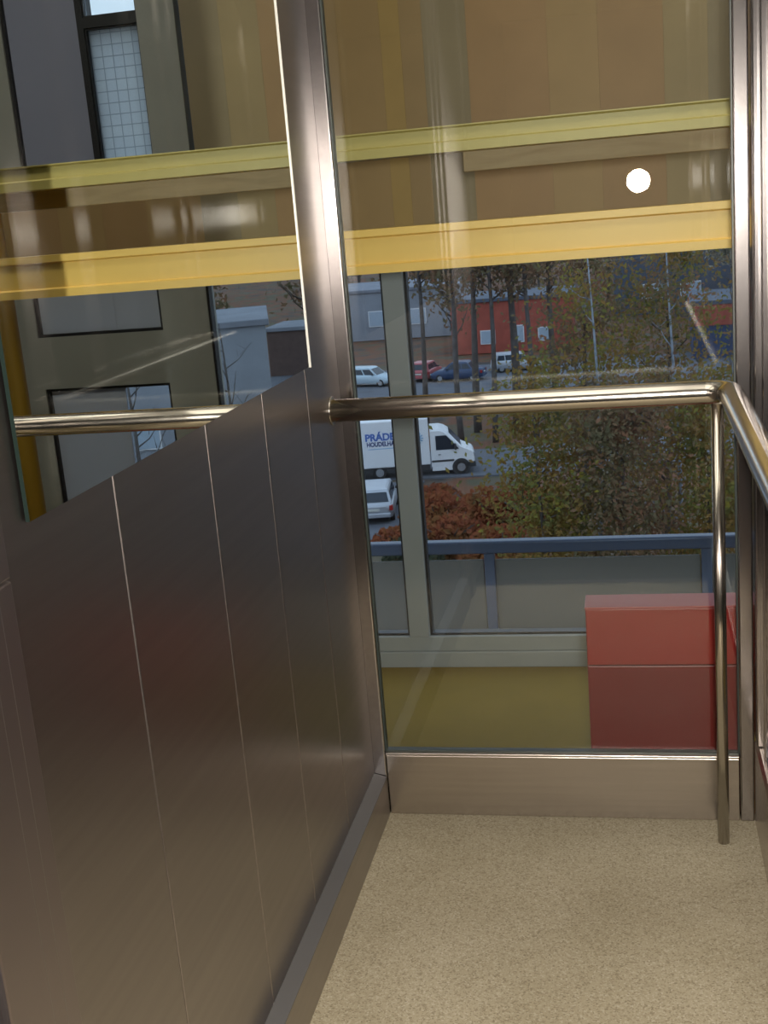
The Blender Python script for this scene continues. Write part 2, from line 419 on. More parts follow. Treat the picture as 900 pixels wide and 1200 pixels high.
def beam(name, z0, z1, y0, mat, grooves):
    # C section: lips top and bottom, shallow web between
    h = z1 - z0
    lo, hi = grooves
    prof = [(y0, z0), (y0 + .10, z0), (y0 + .10, z1), (y0, z1), (y0, hi + .004), (y0 + .008, hi), (y0 + .008, lo + .0), (y0, lo - .004)]
    return MB().prism(prof, -1.69, 1.54, 'x').build(name, mat)
tag(beam('steel_beam', 1.262, 1.374, .50, M['yellow'], (1.287, 1.352)), 'wide golden yellow steel beam, the lower of two crossing behind the rear pane', 'beam')
tag(beam('steel_beam', 1.546, 1.609, .50, M['yellow_up'], (1.573, 1.602)), 'narrow olive yellow steel beam, the upper of two crossing behind the rear pane', 'beam')
pl = MB().box(-.416, .45, .604, .634, 1.497, 1.560, .002).build('timber_plank', M['plank'])
tag(pl, 'knotty pine plank running just under the upper yellow beam', 'plank')
cb = empty('steel_column', (.505, .655, ZL))
tag(cb, 'round amber yellow steel column seen at the edge of the mirror', 'column')
MB().tube([(0, 0, .012), (0, 0, 3.70)], .030, 28).build('shaft', M['yellow_col'], cb)
MB().box(-.07, .07, -.07, .07, 0, .012, .002).build('base_plate', M['yellow_col'], cb)

# red cabinet
rc = empty('metal_cabinet', (.06, .30, ZL))
tag(rc, 'glossy red metal cabinet standing behind the rear pane', 'cabinet')
ox, oy, oz = rc.location
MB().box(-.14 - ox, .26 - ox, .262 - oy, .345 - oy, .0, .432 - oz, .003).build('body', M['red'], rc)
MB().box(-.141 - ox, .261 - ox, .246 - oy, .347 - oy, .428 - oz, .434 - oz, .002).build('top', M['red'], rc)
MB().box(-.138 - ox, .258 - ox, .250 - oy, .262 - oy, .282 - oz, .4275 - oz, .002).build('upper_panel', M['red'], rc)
MB().box(-.138 - ox, .258 - ox, .250 - oy, .262 - oy, .03, .279 - oz, .002).build('lower_panel', M['red_shade'], rc)  # front split into two reds to carry the painted light step
MB().box(-.12 - ox, .24 - ox, .258 - oy, .262 - oy, .005, .03).build('toe_plate', M['plastic'], rc)

# ------------------------------------------------------------------ facade 2.3 m behind the rear pane
YW = 2.30
# spandrel boards, tinted to paint in stripes reflected from the cabin walls
wf = struct(MB().box(-1.7, 1.55, YW + .05, YW + .14, 1.25, 1.70).box(-1.7, .46, YW + .05, YW + .14, 1.70, 3.2).build('wall_far', M['conc']))
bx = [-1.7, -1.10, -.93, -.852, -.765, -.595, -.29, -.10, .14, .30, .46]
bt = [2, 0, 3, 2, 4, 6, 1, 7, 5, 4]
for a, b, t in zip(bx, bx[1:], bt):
    MB().box(a + .0002, b - .0002, YW + .02, YW + .05, 1.252, 3.2).build('stripe_board', M['clad%d' % t], wf)
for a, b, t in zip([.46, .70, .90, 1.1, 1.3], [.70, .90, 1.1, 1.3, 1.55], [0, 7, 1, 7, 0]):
    MB().box(a + .0002, b - .0002, YW + .02, YW + .05, 1.252, 1.688).build('stripe_board', M['clad%d' % t], wf)
# grey aluminium wall to the right with its window openings
wg = MB()
wg.box(.475, .64, YW, YW + .10, ZL, 1.25).box(.475, .635, YW, YW + .10, 1.69, 3.2)
wg.box(.64, .684, YW, YW + .10, ZL, 1.25)
wg.box(1.264, 1.55, YW, YW + .10, ZL, 1.25).box(1.225, 1.55, YW, YW + .10, 1.69, 3.2)
wg.box(.684, 1.264, YW, YW + .10, .775, 1.0).box(.684, 1.264, YW, YW + .10, ZL, -.12)
struct(wg.build('wall_far_right', M['alu_wall']), 'dark grey aluminium wall with windows seen in the mirror')
def window(n, x0, x1, z0, z1, split, mats, lab=None, edge=.012):
    """opening with a black gasket frame and one or two panes"""
    g = MB()
    g.box(x0, x0 + edge, YW + .01, YW + .06, z0, z1).box(x1 - edge, x1, YW + .01, YW + .06, z0, z1)
    g.box(x0 + edge, x1 - edge, YW + .01, YW + .06, z0, z0 + edge).box(x0 + edge, x1 - edge, YW + .01, YW + .06, z1 - edge, z1)
    w = struct(g.build('window_%d' % n, M['gasket']), lab)
    xs = [x0 + edge] + split + [x1 - edge]
    for a, b, m in zip(xs, xs[1:], mats):
        MB().box(a, b - .0005, YW + .03, YW + .04, z0 + edge, z1 - edge).build('pane', M[m], w)
    return w
window(3, .684, 1.264, 1.0, 1.25, [.905], ['blind', 'blind'])
window(4, .684, 1.264, -.12, .775, [.905], ['glass_far', 'blind'])
window(5, .885, 1.225, 1.69, 3.2, [], ['sheet'])
window(6, .635, .865, 1.69, 2.225, [], ['wired'], None, .006)
window(7, .635, .865, 2.268, 3.2, [], ['glass_far'], None, .006)
struct(MB().box(.865, .885, YW, YW + .10, 1.69, 3.2).box(.635, .865, YW, YW + .10, 2.226, 2.267).build('trim_8', M['gasket']))
# wide glazing below the spandrel
fr = MB()
fr.box(-.996, -.908, YW - .02, YW + .08, -.388, 1.25, .004)
fr.box(-1.70, .46, YW - .02, YW + .08, ZL, -.458, .004).box(-1.70, .46, YW - .012, YW + .08, -.457, -.389, .004)
fr.box(-1.70, -1.62, YW - .02, YW + .08, -.388, 1.25, .004)
w8 = struct(fr.build('window_8', M['alu']), 'grey aluminium framed glazing of the landing')
for a, b in ((-1.62, -.996), (-.908, .475)):
    MB().box(a + .006, b - .006, YW + .02, YW + .035, -.382, 1.244).build('pane', M['glass_far'], w8)
    MB().box(a, a + .010, YW + .005, YW + .05, -.389, 1.25).box(b - .010, b, YW + .005, YW + .05, -.389, 1.25).box(a + .01, b - .01, YW + .005, YW + .05, -.389, -.379).build('gasket', M['gasket'], w8)

# terrace and balustrade beyond the glazing
struct(MB().box(-4, 4, YW + .10, 3.42, -1.28, -1.15).build('floor_terrace', M['slab']))
YP = 3.30
ba = empty('balustrade', (0, YP, -1.15))
tag(ba, 'blue grey terrace balustrade with taupe infill sheets beyond the glazing', 'balustrade')
MB().box(-3.0, 3.0, -.03, .04, .838, .903, .012, 3).build('top_rail', M['blue'], ba)
for x in (-2.9, -1.83, -.757, .315, 1.385, 2.46):
    MB().box(x - .026, x + .026, -.02, .03, 0, .838, .003).build('post', M['blue'], ba)
for x in (-2.9, -1.83, -.757, .315, 1.385):
    MB().box(x + .03, x + 1.042, 0, .015, .06, .80, .003).box(x + .03, x + 1.042, -.006, .0, .44, .80, .002).build('infill_sheet', M['infill'], ba)

# ------------------------------------------------------------------ outdoors, 12 m below
ZG = -12.0
g = MB()
n = 40
for (x0, x1, y0, y1) in [(-320, 320, 6, 560)]:
    vs = [[g.bm.verts.new((x0 + (x1 - x0) * i / n, y0 + (y1 - y0) * j / n, ZG - .06 + (0 if j < 9 else 0.035 * max(0, (y0 + (y1 - y0) * j / n) - 135) + random.uniform(-.3, .3)))) for i in range(n + 1)] for j in range(n + 1)]
    for j in range(n):
        for i in range(n): g.bm.faces.new((vs[j][i], vs[j][i + 1], vs[j + 1][i + 1], vs[j + 1][i]))
struct(g.build('ground', M['ground']), 'autumn ground sloping up behind the car park')
def flat(name, pts, mat, z=.0, lab=None):
    m = MB(); m.prism([(p[0], p[1]) for p in pts], ZG - .3, ZG + z, 'z')
    return struct(m.build(name, mat), lab)
flat('road', [(-60, 55.5), (-60, 62), (-6.0, 64), (40, 74), (40, 66), (-6, 57.2)], M['asphalt'], .02, 'grey access road with the parked truck')
flat('road', [(-60, 76), (-60, 99), (30, 101), (30, 80)], M['asphalt'], .015, 'far car park with a row of cars')
flat('path', [(-26, 38), (-26, 55.5), (-10.6, 56.5), (-10.3, 46)], M['asphalt'], .01, 'grey parking bay with the silver car')
flat('path', [(14, 30), (14, 52), (60, 60), (60, 30)], M['asphalt'], .01)

# ---- vehicles
def wheel(mb_t, mb_h, x, y, rad, w, side):
    pass
def add_wheels(root, xs, half, rad, w):
    for x in xs:
        for s in (-1, 1):
            t = MB().tube([(x, s * (half - w), rad), (x, s * (half - w + .02), rad), (x, s * (half - .02), rad), (x, s * half, rad)], [rad * .93, rad, rad, rad * .93], 28).build('wheel', M['tyre'], root)
            MB().tube([(x, s * (half - .03), rad), (x, s * (half + .008), rad)], rad * .58, 20).build('hub', M['hub'], t)

def car(name, loc, rz, paint_m, label, cat='car', group=None, L=4.2, W=1.76, H=1.5, estate=True):
    root = empty(name, loc, rz); tag(root, label, cat, group)
    hw = W / 2
    # stations: x, belt z, half width, sill z
    rear, front = -L / 2, L / 2
    st = [(rear, .55, .62, .78, .36), (rear + .06, .42, .80, .92, .30), (rear + .5, .24, .88, .95, .22), (rear + 1.2, .22, .88, .96, .2), (0, .22, .88, .95, .2),
          (front - 1.2, .22, .88, .93, .2), (front - .5, .24, .86, .82, .22), (front - .1, .34, .76, .70, .3), (front, .42, .6, .6, .38)]
    rings = []
    for (x, zb, w, zt, z0) in st:
        h = w * hw / .88
        rings.append([(x, -h * .92, z0), (x, -h, z0 + .18), (x, -h, zt - .14), (x, -h * .93, zt), (x, h * .93, zt), (x, h, zt - .14), (x, h, z0 + .18), (x, h * .92, z0)])
    MB().loft(rings).build('body', paint_m, root)
    # cabin (greenhouse)
    xr0 = rear + (.10 if estate else .75)
    xr1 = rear + (.42 if estate else 1.25)
    xf1, xf0 = front - 1.75, front - 1.05
    zb, zt = .92, H
    a, b = hw * .92, hw * .74
    cab = [[(xr0, -a, zb), (xr0, a, zb), (xf0, a, zb - .04), (xf0, -a, zb - .04)],
           [(xr0 + (xr1 - xr0) * .8, -b * 1.06, zt - .10), (xr0 + (xr1 - xr0) * .8, b * 1.06, zt - .10), (xf1 + .1, b * 1.06, zt - .08), (xf1 + .1, -b * 1.06, zt - .08)],
           [(xr1, -b, zt - .01), (xr1, b, zt - .01), (xf1 - .05, b, zt - .01), (xf1 - .05, -b, zt - .01)],
           [(xr1 + .3, -b * .85, zt + .015), (xr1 + .3, b * .85, zt + .015), (xf1 - .35, b * .85, zt + .015), (xf1 - .35, -b * .85, zt + .015)]]
    MB().loft(cab, smooth=False).build('roof', paint_m, root)
    def lerp(p, q, t): return tuple(p[i] + (q[i] - p[i]) * t for i in range(3))
    def face(k0, k1, t0, t1, s0, s1):
        A, B = cab[0][k0], cab[0][k1]; C_, D = cab[1][k1], cab[1][k0]
        lo0, lo1 = lerp(A, D, t0), lerp(B, C_, t0); hi0, hi1 = lerp(A, D, t1), lerp(B, C_, t1)
        return [lerp(lo0, lo1, s0), lerp(lo0, lo1, s1), lerp(hi0, hi1, s1), lerp(hi0, hi1, s0)]
    def pane(nm, q):
        c = sum((Vector(p) for p in q), Vector()) / 4 - Vector((0, 0, 1.1))
        nrm = (Vector(q[1]) - Vector(q[0])).cross(Vector(q[2]) - Vector(q[1]))
        if nrm.dot(c) < 0: q = q[::-1]
        MB().plate(q, .012).build(nm, M['dark_glass'], root)
    pane('rear_window', face(0, 1, .12, .95, .07, .93))
    pane('windscreen', face(2, 3, .10, .95, .05, .95))
    for k0, k1 in ((1, 2), (3, 0)):
        pane('side_window', face(k0, k1, .12, .9, .06, .34)); pane('side_window', face(k0, k1, .12, .9, .38, .66)); pane('side_window', face(k0, k1, .12, .9, .69, .9))
    for s in (-1, 1):
        MB().box(rear - .012, rear + .16, s * hw * .88 - .08, s * hw * .88 + .08, .62, .84, .02).build('tail_lamp', M['lamp_red'], root)
        MB().box(front - .14, front + .0, s * hw * .66 - .13, s * hw * .66 + .13, .55, .68, .03).build('headlamp', M['hub'], root)
        MB().box(front - 1.5, front - 1.36, s * (hw + .02) - .07, s * (hw + .02) + .07, .93, 1.05, .03).build('door_mirror', M['plastic'], root)
    MB().box(rear - .05, rear + .12, -hw * .86, hw * .86, .30, .52, .05).build('bumper', paint_m, root)
    MB().box(front - .16, front + .03, -hw * .72, hw * .72, .26, .46, .05).build('bumper', M['plastic'], root)
    MB().box(rear - .03, rear + .02, -.26, .26, .60, .71, .01).build('number_plate', M['plate'], root)
    add_wheels(root, (rear + .78, front - .82), hw - .01, .31, .2)
    return root

car('parked_car', (-11.75, 50.2, ZG), math.radians(98), M['silver'], 'silver estate car seen from behind below the white truck', L=4.4)
car('parked_car', (-20.6, 91.2, ZG), math.radians(-14), M['paleblue'], 'pale blue hatchback left of the grey window mullion, above the handrail')
car('parked_car', (-13.6, 91.6, ZG), math.radians(175), M['navy'], 'dark blue car right of the grey window mullion, just above the handrail', estate=False)
car('parked_car', (-16.4, 93.2, ZG), math.radians(80), M['pinkred'], 'small red car beside the dark blue car in the far car park', L=3.8)
car('parked_car', (-9.3, 95.5, ZG), math.radians(10), M['silver'], 'grey car half hidden by trunks in front of the orange hall')

def truck():
    p0, p1 = Vector((-14.1, 57.75, ZG)), Vector((-8.30, 58.75, ZG))
    d = p1 - p0; rz = math.atan2(d.y, d.x)
    root = empty('box_truck', (p1.x, p1.y, ZG + .02), rz)
    tag(root, 'white box truck with blue lettering parked on the road', 'truck')
    # local: x forward (nose at 0), y left, z up ; right side faces the lift
    W = 2.1
    MB().box(-6.4, -2.28, -W / 2, W / 2, .62, 3.02, .05, 2).build('cargo_box', M['white'], root)
    MB().box(-6.35, -2.3, -W / 2 + .1, W / 2 - .1, .34, .60, .02).build('chassis', M['plastic'], root)
    prof = [(-2.22, .46), (-.2, .46), (-.02, .60), (0, .98), (-.10, 1.16), (-.62, 1.42), (-1.28, 2.18), (-1.5, 2.32), (-1.75, 2.40), (-2.22, 2.40)]
    def ring(y, s): return [(x * 1.0, y, .46 + (z - .46) * s) for x, z in prof]
    def ring2(y, k): return [(x - (k if z > 1.2 else k * .6) * (1 if x > -1.4 else 0), y, z - (k if z > 2 else 0)) for x, z in prof]
    cabm = MB().loft([ring2(-.96, .10), ring2(-.86, .0), ring2(.86, .0), ring2(.96, .10)], smooth=False)
    cb_ = cabm.build('cab', M['white'], root)
    yq = -.968
    q = [(-1.95, yq, 1.32), (-.78, yq, 1.32), (-1.40, yq + .0, 2.06), (-1.95, yq, 2.06)]
    MB().plate(q, .012).build('side_window', M['dark_glass'], root)
    q = [(-1.95, -yq, 2.06), (-1.40, -yq, 2.06), (-.78, -yq, 1.32), (-1.95, -yq, 1.32)]
    MB().plate(q, .012).build('side_window', M['dark_glass'], root)
    MB().plate([(-.68, -.82, 1.50), (-.68, .82, 1.50), (-1.26, .80, 2.16), (-1.26, -.80, 2.16)], .02).build('windscreen', M['dark_glass'], root)
    MB().box(-2.2, -1.06, -.985, -.955, .70, .80, .01).build('side_strip', M['plastic'], root)
    MB().box(-.95, .03, -.99, .99, .34, .62, .05).build('bumper', M['plastic'], root)
    MB().box(-.06, .02, -.5, .5, .68, .92, .02).build('grille', M['plastic'], root)
    for s in (-1, 1):
        MB().box(-.30, -.0, s * .80 - .14, s * .80 + .14, .86, 1.08, .04).build('headlamp', M['hub'], root)
        MB().box(-1.02, -.92, s * 1.06 - .10, s * 1.06 + .10, 1.30, 1.62, .03).build('door_mirror', M['plastic'], root)
        MB().box(-1.86, -1.72, s * .985 - .012, s * .985 + .012, 1.06, 1.10, .005).build('door_handle', M['plastic'], root)
        MB().box(-2.2, -1.10, s * .93 - .03, s * .93 + .03, .24, .46, .02).build('step', M['white'], root)
    # wheel arch
    MB().tube([(-.72, -.99, .36), (-.72, -.90, .36)], .46, 24).build('wheel_arch', M['plastic'], root)
    add_wheels(root, (-.72, -4.9), 1.0, .36, .22)
    def text(s, x, z, size, m, nm, bold=.012, sx=1.0):
        c = bpy.data.curves.new(nm, 'FONT'); c.body = s; c.size = size; c.extrude = .004; c.offset = bold
        tmp = bpy.data.objects.new(nm, c); COL.objects.link(tmp); bpy.context.view_layer.update()
        me = bpy.data.meshes.new_from_object(tmp.evaluated_get(bpy.context.evaluated_depsgraph_get()))
        bpy.data.objects.remove(tmp); bpy.data.curves.remove(c); me.materials.clear(); me.materials.append(m)
        o = bpy.data.objects.new(nm, me); COL.objects.link(o)
        o.parent = root; o.location = (x, -W / 2 - .004, z); o.rotation_euler = (PI / 2, 0, 0); o.scale = (sx, 1, 1)
        return o
    text('PR\u00c1DE', -5.52, 2.06, .50, M['blue_ink'], 'lettering', .02, 1.0)
    text('HOUDELHA', -5.46, 1.76, .32, M['navy_ink'], 'lettering', .013, .82)
    MB().box(-5.40, -3.95, -W / 2 - .006, -W / 2, 1.60, 1.64).build('underline', M['pale_ink'], root)
    for k in range(6):
        a = k * PI / 6
        c = Vector((-2.86, -W / 2 - .003, 2.02))
        dx, dz = math.cos(a) * .30, math.sin(a) * .30
        MB().tube([(c.x - dx, c.y, c.z - dz), (c.x + dx, c.y, c.z + dz)], .035, 8).build('emblem_ray', M['pale_ink'], root)
    return root
truck()

# ---- buildings
def building(name, x, y, w, d, h, mw, mr, label, rz=0.0, pitch=0.0, wins=(), flue=None, group=None, band=None):
    root = empty(name, (x, y, ZG), rz); tag(root, label, 'building', group)
    MB().box(-w / 2, w / 2, 0, d, 0, h).build('wall', mw, root)
    if pitch:
        MB().prism([(-.4, h), (d + .4, h), (d / 2, h + pitch)], -w / 2 - .4, w / 2 + .4, 'x').build('roof', mr, root)
    else:
        MB().box(-w / 2 - .2, w / 2 + .2, -.2, d + .2, h, h + .35, .05).build('roof', mr, root)
    for (a, b, c, e) in wins:
        wf_ = MB().box(a - .08, b + .08, -.08, .02, c - .08, e + .08).build('window', M['white'], root)
        MB().box(a, b, -.10, -.08, c, e).build('pane', M['win_blue'], wf_)
    if band:
        MB().box(-w / 2, w / 2, -.12, 0, band[0], band[1]).build('fascia', band[2], root)
    if flue:
        for (fx, fy, fr_, fh) in flue:
            MB().tube([(fx, fy, h), (fx, fy, h + fh)], fr_, 14).build('flue', M['white_flue'], root)
    return root
building('hall', -10.8, 108, 11.0, 9, 4.6, M['brick'], M['roof_blue'], 'low orange red hall showing between the tree trunks', .03, 0,
         [(-2.8, -1.6, .9, 2.0), (.2, 1.0, .9, 2.3), (2.4, 3.4, .9, 2.0)])
building('hall', 12.0, 96, 15, 10, 4.2, M['wall_blue'], M['roof_blue'], 'blue walled hall with a broad red band under its roof', -.02, 0, [], None, None, (2.6, 4.2, M['brick']))
building('hall', 9.0, 132, 22, 12, 8.0, M['roof_blue'], M['roof_blue'], 'blue grey hall with shallow roof behind the red banded hall', .0, 1.4, [(-8, -6, 2, 3.4), (-4, -2, 2, 3.4)])
building('warehouse', -25.5, 125, 17, 14, 5.0, M['wall_pale'], M['roof_pale'], 'pale grey warehouse beyond the pale blue hatchback', .05, 0, [(-2, 0, 1.5, 3), (2, 4, 1.5, 3)])
building('flat_roofed_house', 24.83, 57.87, 14.5, 10, 8.0, M['wall_pale'], M['roof_pale'], 'large pale blue grey flat roofed block seen in the mirror', -.298, 0,
         [(-1.0, .2, 2.0, 3.2), (2.5, 3.7, 2.0, 3.2)], [(-4.4, 1.5, .13, .9), (-3.7, 1.5, .22, .4)])
building('shed', 27.8, 100, 4.6, 6, 3.9, M['shed'], M['roof_pale'], 'small brown shed with a pale roof edge beside the pale block in the mirror', .0, 0)

# ---- trees
def tree_meshes(h, spread, leaves, leaf, seed, trunk_r=.16, fol0=.25, bare=.6, lean=0.0, forks=9, b0=.22):
    rnd = random.Random(seed)
    tb = MB()
    top = Vector((lean * h, rnd.uniform(-.3, .3), h))
    tp = []
    for i in range(9):
        t = i / 8
        tp.append(Vector((lean * h * t + .12 * math.sin(t * 5 + seed), .12 * math.cos(t * 4 + seed), h * t)))
    tb.tube(tp, [trunk_r * (1 - .86 * i / 8) for i in range(9)], 7)
    tips = []
    for k in range(forks):
        t = b0 + (.94 - b0) * (k + rnd.random()) / forks
        b = tp[min(8, int(t * 8))].lerp(tp[min(8, int(t * 8) + 1)], t * 8 - int(t * 8))
        a = rnd.uniform(0, 2 * PI)
        ln = spread * (1.15 - t * .75) * rnd.uniform(.6, 1)
        e = b + Vector((math.cos(a) * ln, math.sin(a) * ln, ln * rnd.uniform(.55, 1.2)))
        m = b.lerp(e, .5) + Vector((0, 0, -.12 * ln))
        r0 = trunk_r * (.5 - .35 * t)
        tb.tube([b, m, e], [r0, r0 * .6, r0 * .22], 5)
        tips += [m, e]
        for j in range(4):
            s = b.lerp(e, rnd.uniform(.35, .95))
            q = s + Vector((rnd.uniform(-1, 1), rnd.uniform(-1, 1), rnd.uniform(.1, 1.0))) * ln * .42
            tb.tube([s, q], [r0 * .35, r0 * .10], 4)
            tips.append(q)
    lb = bmesh.new()
    for i in range(leaves):
        c = rnd.choice(tips) if rnd.random() < .6 else Vector((lean * h * .5 + rnd.gauss(0, spread * .45), rnd.gauss(0, spread * .45), h * (fol0 + (1 - fol0) * rnd.random() ** 1.35)))
        c = c + Vector((rnd.gauss(0, .35), rnd.gauss(0, .35), rnd.gauss(0, .35)))
        s = leaf * rnd.uniform(.6, 1.3)
        u_ = Vector((rnd.gauss(0, 1), rnd.gauss(0, 1), rnd.gauss(0, 1))).normalized()
        v_ = u_.orthogonal().normalized()
        w_ = u_.cross(v_) * s * .16
        vs = [lb.verts.new(c + u_ * s), lb.verts.new(c + v_ * s * .55 + w_), lb.verts.new(c - u_ * s), lb.verts.new(c - v_ * s * .55 + w_)]
        lb.faces.new(vs[:3]); lb.faces.new((vs[2], vs[3], vs[0]))
    return tb, lb

def tree(name, x, y, h, spread, leaves, leaf, seed, bark, leafm, label, cat='tree', group=None, z=ZG, **kw):
    root = empty(name, (x, y, z - .1), 0); tag(root, label, cat, group)
    tb, lb = tree_meshes(h, spread, leaves, leaf, seed, **kw)
    tb.build('trunk', M[bark], root)
    if leaves:
        me = bpy.data.meshes.new('foliage'); lb.to_mesh(me)
        me.materials.append(M[leafm]); o = bpy.data.objects.new('foliage', me); COL.objects.link(o); o.parent = root
    lb.free()
    return root

# near belt below the terrace, filling the middle of the rear pane
tree('birch', -1.05, 28.5, 12.2, 1.5, 2600, .075, 11, 'birch', 'leaf_olive', 'pale trunked birch in the middle of the tree belt', forks=10, trunk_r=.10)
tree('birch', .95, 29.5, 12.4, 1.4, 2400, .075, 12, 'birch', 'leaf_brown', 'pale trunked birch just left of the handrail post', forks=10, trunk_r=.10)
tree('leafy_tree', -2.35, 27.0, 9.3, 1.5, 8000, .075, 13, 'bark', 'leaf_olive', 'olive yellow tree at the left edge of the tree belt', fol0=.12, forks=12, trunk_r=.10)
tree('leafy_tree', -.25, 26.5, 9.0, 1.6, 8000, .075, 14, 'bark', 'leaf_brown', 'brown leaved tree right of the middle birch', fol0=.12, forks=12, trunk_r=.10)
tree('leafy_tree', 1.75, 27.5, 9.0, 1.6, 8000, .075, 15, 'bark', 'leaf_olive', 'olive tree behind the handrail post', fol0=.12, forks=12, trunk_r=.10)
tree('leafy_tree', -1.5, 33.0, 12.6, 2.0, 5500, .085, 16, 'bark', 'leaf_brown', 'tall thin brown tree behind the middle birch', fol0=.2, forks=13, trunk_r=.13)
tree('leafy_tree', .9, 35.0, 12.3, 2.2, 5500, .085, 17, 'bark', 'leaf_olive', 'tall olive tree behind the right birch', fol0=.2, forks=13, trunk_r=.13)
for i, (x, y, tr_, lab) in enumerate([
        (-9.9, 66.0, .20, 'tree with the leftmost dark trunk in front of the orange hall'), (-9.3, 69.5, .26, 'tree with the second dark trunk from the left before the orange hall'),
        (-7.9, 66.0, .19, 'tree with the third dark trunk from the left before the orange hall'), (-7.1, 70.0, .32, 'tree with the thickest dark trunk, before the middle of the orange hall'),
        (-5.8, 66.5, .20, 'tree with a thin dark trunk just right of the thickest one before the orange hall'), (-4.7, 70.0, .24, 'tree with a dark trunk before the right end of the orange hall')]):
    tree('tall_tree', x, y, 15.5 + .3 * (i % 3), 1.7, 1000, .17, 60 + i, 'bark', 'leaf_brown', lab, forks=16, trunk_r=tr_, fol0=.6, b0=.5)
tree('tall_tree', -11.2, 74.5, 16.0, 2.4, 900, .17, 68, 'bark', 'leaf_brown', 'twiggy tree between the grey mullion and the orange hall', forks=22, trunk_r=.17, fol0=.45, b0=.3)
tree('tall_tree', -12.9, 72.0, 16.5, 2.2, 800, .17, 18, 'bark', 'leaf_brown', 'bare tall tree just right of the grey mullion', forks=18, trunk_r=.2, fol0=.6, b0=.5)
tree('bare_tree', 4.2, 50.0, 13.2, 2.4, 300, .12, 21, 'bark', 'leaf_brown', 'bare tree before the red banded hall', forks=14, trunk_r=.14)

def shrub(name, x, y, rx, h, leaves, leaf, seed, leafm, label, group=None):
    root = empty(name, (x, y, ZG - .1), 0); tag(root, label, 'shrub', group)
    rnd = random.Random(seed)
    tb = MB()
    for k in range(9):
        a = rnd.uniform(0, 2 * PI)
        tb.tube([(0, 0, 0), (math.cos(a) * rx * .35, math.sin(a) * rx * .35, h * .5), (math.cos(a) * rx * .8, math.sin(a) * rx * .8, h * .85)], [.05, .035, .012], 5)
    tb.build('stems', M['bark'], root)
    lb = bmesh.new()
    for i in range(leaves):
        a = rnd.uniform(0, 2 * PI); rr = rx * math.sqrt(rnd.random()); t = rnd.random()
        c = Vector((math.cos(a) * rr, math.sin(a) * rr, h * (.1 + .9 * t) * math.sqrt(max(.06, 1 - (rr / rx) ** 2 * .9))))
        s = leaf * rnd.uniform(.6, 1.3)
        u_ = Vector((rnd.gauss(0, 1), rnd.gauss(0, 1), rnd.gauss(0, 1))).normalized(); v_ = u_.orthogonal().normalized(); w_ = u_.cross(v_) * s * .16
        vs = [lb.verts.new(c + u_ * s), lb.verts.new(c + v_ * s * .55 + w_), lb.verts.new(c - u_ * s), lb.verts.new(c - v_ * s * .55 + w_)]
        lb.faces.new(vs[:3]); lb.faces.new((vs[2], vs[3], vs[0]))
    me = bpy.data.meshes.new('foliage'); lb.to_mesh(me); lb.free()
    me.materials.append(M[leafm]); o = bpy.data.objects.new('foliage', me); COL.objects.link(o); o.parent = root
    return root
shrub('shrub', -4.4, 46.5, 1.8, 1.9, 1500, .16, 37, 'leaf_rust', 'rust shrub half hidden behind the olive tree belt')
shrub('shrub', -9.2, 50.8, 1.4, 1.2, 1200, .16, 38, 'leaf_rust', 'low rust shrub directly under the truck bonnet')
shrub('shrub', -8.6, 47.5, 1.6, 1.6, 1500, .16, 31, 'leaf_rust', 'rust red shrub below the truck cab')
shrub('shrub', -6.2, 47.0, 1.7, 1.9, 1500, .16, 32, 'leaf_rust', 'rust red shrub nearest the olive tree belt')
shrub('shrub', -7.5, 44.0, 1.7, 1.5, 1500, .16, 33, 'leaf_rust', 'broad rust red shrub in the middle of the slope below the truck')
shrub('shrub', -8.6, 41.5, 1.2, 1.3, 1200, .14, 34, 'leaf_dark', 'dark green shrub right of the mullion above the blue balustrade')
shrub('shrub', -9.9, 44.5, 1.0, .9, 900, .14, 35, 'leaf_rust', 'low orange shrub in front of the silver car')
shrub('shrub', -5.2, 41.5, 1.6, 1.7, 1400, .15, 36, 'leaf_rust', 'rust shrub just above the blue balustrade')

# far bare trees on the slope behind the car park: one mesh pair per kind, copied
protos = []
for s_ in (41, 42, 43):
    tb, lb = tree_meshes(11 + (s_ - 41) * 1.5, 3.0, 420, .30, s_, trunk_r=.2, forks=16)
    root = empty('slope_tree', (0, 0, 0)); tb.build('trunk', M['bark'], root)
    me = bpy.data.meshes.new('foliage'); lb.to_mesh(me); lb.free()
    me.materials.append(M['leaf_brown']); o = bpy.data.objects.new('foliage', me); COL.objects.link(o); o.parent = root
    protos.append(root)
rnd = random.Random(5)
spots = []
for k in range(26): spots.append((-52 + k * 3.1 + rnd.uniform(-.5, .5), (150, 160, 170, 180)[k % 4], 'bare brown tree on the far slope behind the halls and car park', 'bare trees on the far slope behind the halls'))
for k in range(21): spots.append((24 + k * 3.2 + rnd.uniform(-.4, .4), (88, 101, 114)[k % 3], 'brown tree on the hillside above the pale block, seen in the mirror', 'hillside trees seen in the mirror'))
spots = [q for q in spots if not (abs(q[0] - 27.8) < 7 and q[1] < 110)]
used = set()
for i, (x, y, lab, grp) in enumerate(spots):
    p = protos[i % 3]
    if i % 3 in used:
        q = p.copy(); COL.objects.link(q)
        for ch in list(p.children):
            c = ch.copy(); COL.objects.link(c); c.parent = q
    else:
        q = p; used.add(i % 3)
    q.location = (x, y, ZG - .2 + .035 * max(0, y - 135)); q.rotation_euler = (0, 0, rnd.uniform(0, 6.28)); sc = rnd.uniform(.8, 1.15); q.scale = (sc, sc, sc)
    tag(q, lab, 'tree', grp)
tree('pale_tree', 9.5, 118.0, 13.0, 3.4, 2600, .26, 51, 'birch', 'leaf_pale', 'pale straw coloured tree top behind the right hall roof', forks=14, fol0=.5)
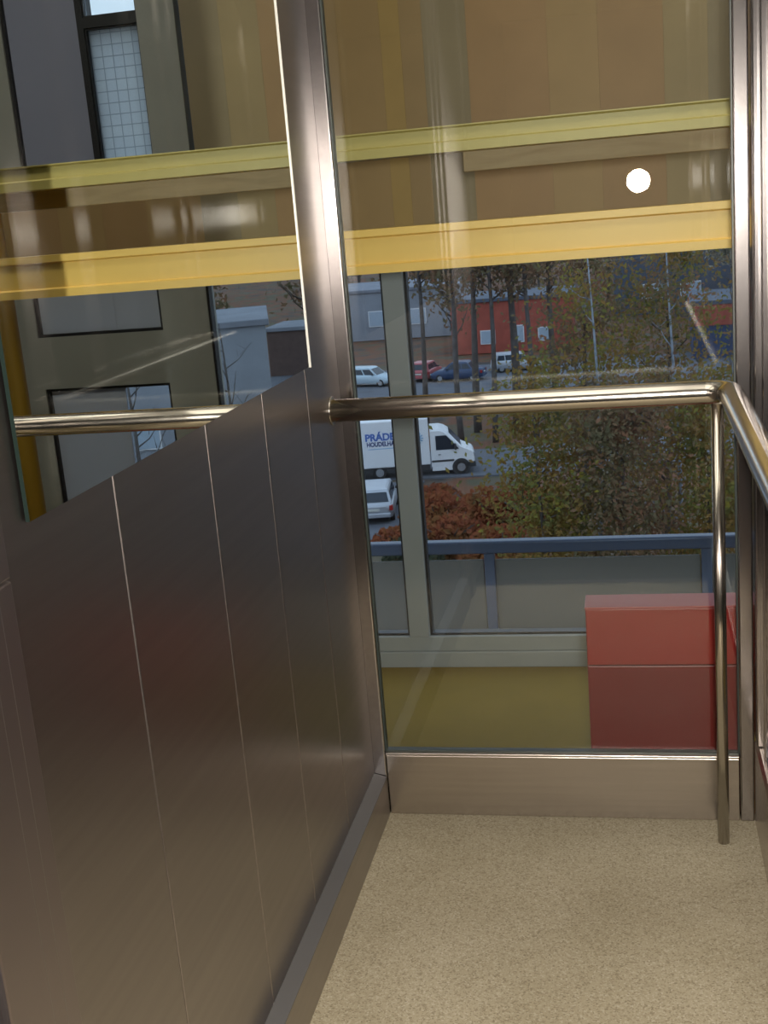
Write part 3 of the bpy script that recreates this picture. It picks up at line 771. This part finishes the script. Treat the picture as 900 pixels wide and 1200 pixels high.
tree('bare_tree', 15.6, 46, 9.5, 2.2, 0, .1, 52, 'bark', 'leaf_brown', 'bare tree before the right end of the pale block in the mirror', forks=15, trunk_r=.13)
tree('bare_tree', 19.6, 45, 10.0, 2.4, 0, .1, 53, 'bark', 'leaf_brown', 'bare tree seen through the lower window in the mirror', forks=15, trunk_r=.13)

# ------------------------------------------------------------------ light
w = bpy.data.worlds.new('overcast sky'); SC.world = w; w.use_nodes = True
nt = w.node_tree; nt.nodes.clear()
wo = nt.nodes.new('ShaderNodeOutputWorld'); bg = nt.nodes.new('ShaderNodeBackground')
tc = nt.nodes.new('ShaderNodeTexCoord'); sx = nt.nodes.new('ShaderNodeSeparateXYZ'); rp = nt.nodes.new('ShaderNodeValToRGB')
nt.links.new(tc.outputs['Generated'], sx.inputs[0]); nt.links.new(sx.outputs['Z'], rp.inputs['Fac'])
rp.color_ramp.elements[0].color = (.80, .90, 1, 1); rp.color_ramp.elements[1].color = (.68, .82, 1, 1)
nt.links.new(rp.outputs['Color'], bg.inputs['Color']); bg.inputs['Strength'].default_value = 1.6
nt.links.new(bg.outputs[0], wo.inputs['Surface'])

def light(name, kind, loc, energy, col=(1, 1, 1), rot=(0, 0, 0), **kw):
    d = bpy.data.lights.new(name, kind); d.energy = energy; d.color = col
    for k, v in kw.items(): setattr(d, k, v)
    o = bpy.data.objects.new(name, d); COL.objects.link(o); o.location = loc; o.rotation_euler = rot
    return o
fl = light('camera_flash', 'SPOT', (.035, -2.60, 1.45), 255, (1, .93, .83), shadow_soft_size=.045, spot_size=math.radians(112), spot_blend=.45)
fl.rotation_euler = fw.to_track_quat('-Z', 'Y').to_euler()
light('cabin_ceiling_lamp', 'AREA', (-.2, -.8, 2.30), 4.5, (1, .94, .82), (0, 0, 0), shape='RECTANGLE', size=.7, size_y=1.35)
light('shaft_fill', 'AREA', (.80, -.15, 3.12), 22, (1, .93, .82), (math.radians(30), 0, 0), shape='RECTANGLE', size=1.2, size_y=.3)  # unseen fill light added to brighten the beams and far wall
# light('landing_lamp', 'AREA', (-.2, -3.4, 2.30), 12, (1, .86, .66), (0, 0, 0), shape='RECTANGLE', size=.6, size_y=.6)

SC.view_settings.view_transform = 'Standard'; SC.view_settings.look = 'None'
SC.view_settings.exposure = 0; SC.view_settings.gamma = 1
SC.view_settings.use_curve_mapping = False
cyc = SC.cycles
cyc.max_bounces = 12; cyc.transparent_max_bounces = 32; cyc.glossy_bounces = 8; cyc.diffuse_bounces = 4
cyc.caustics_reflective = False; cyc.caustics_refractive = False
cyc.sample_clamp_indirect = 4.0
cyc.use_denoising = True
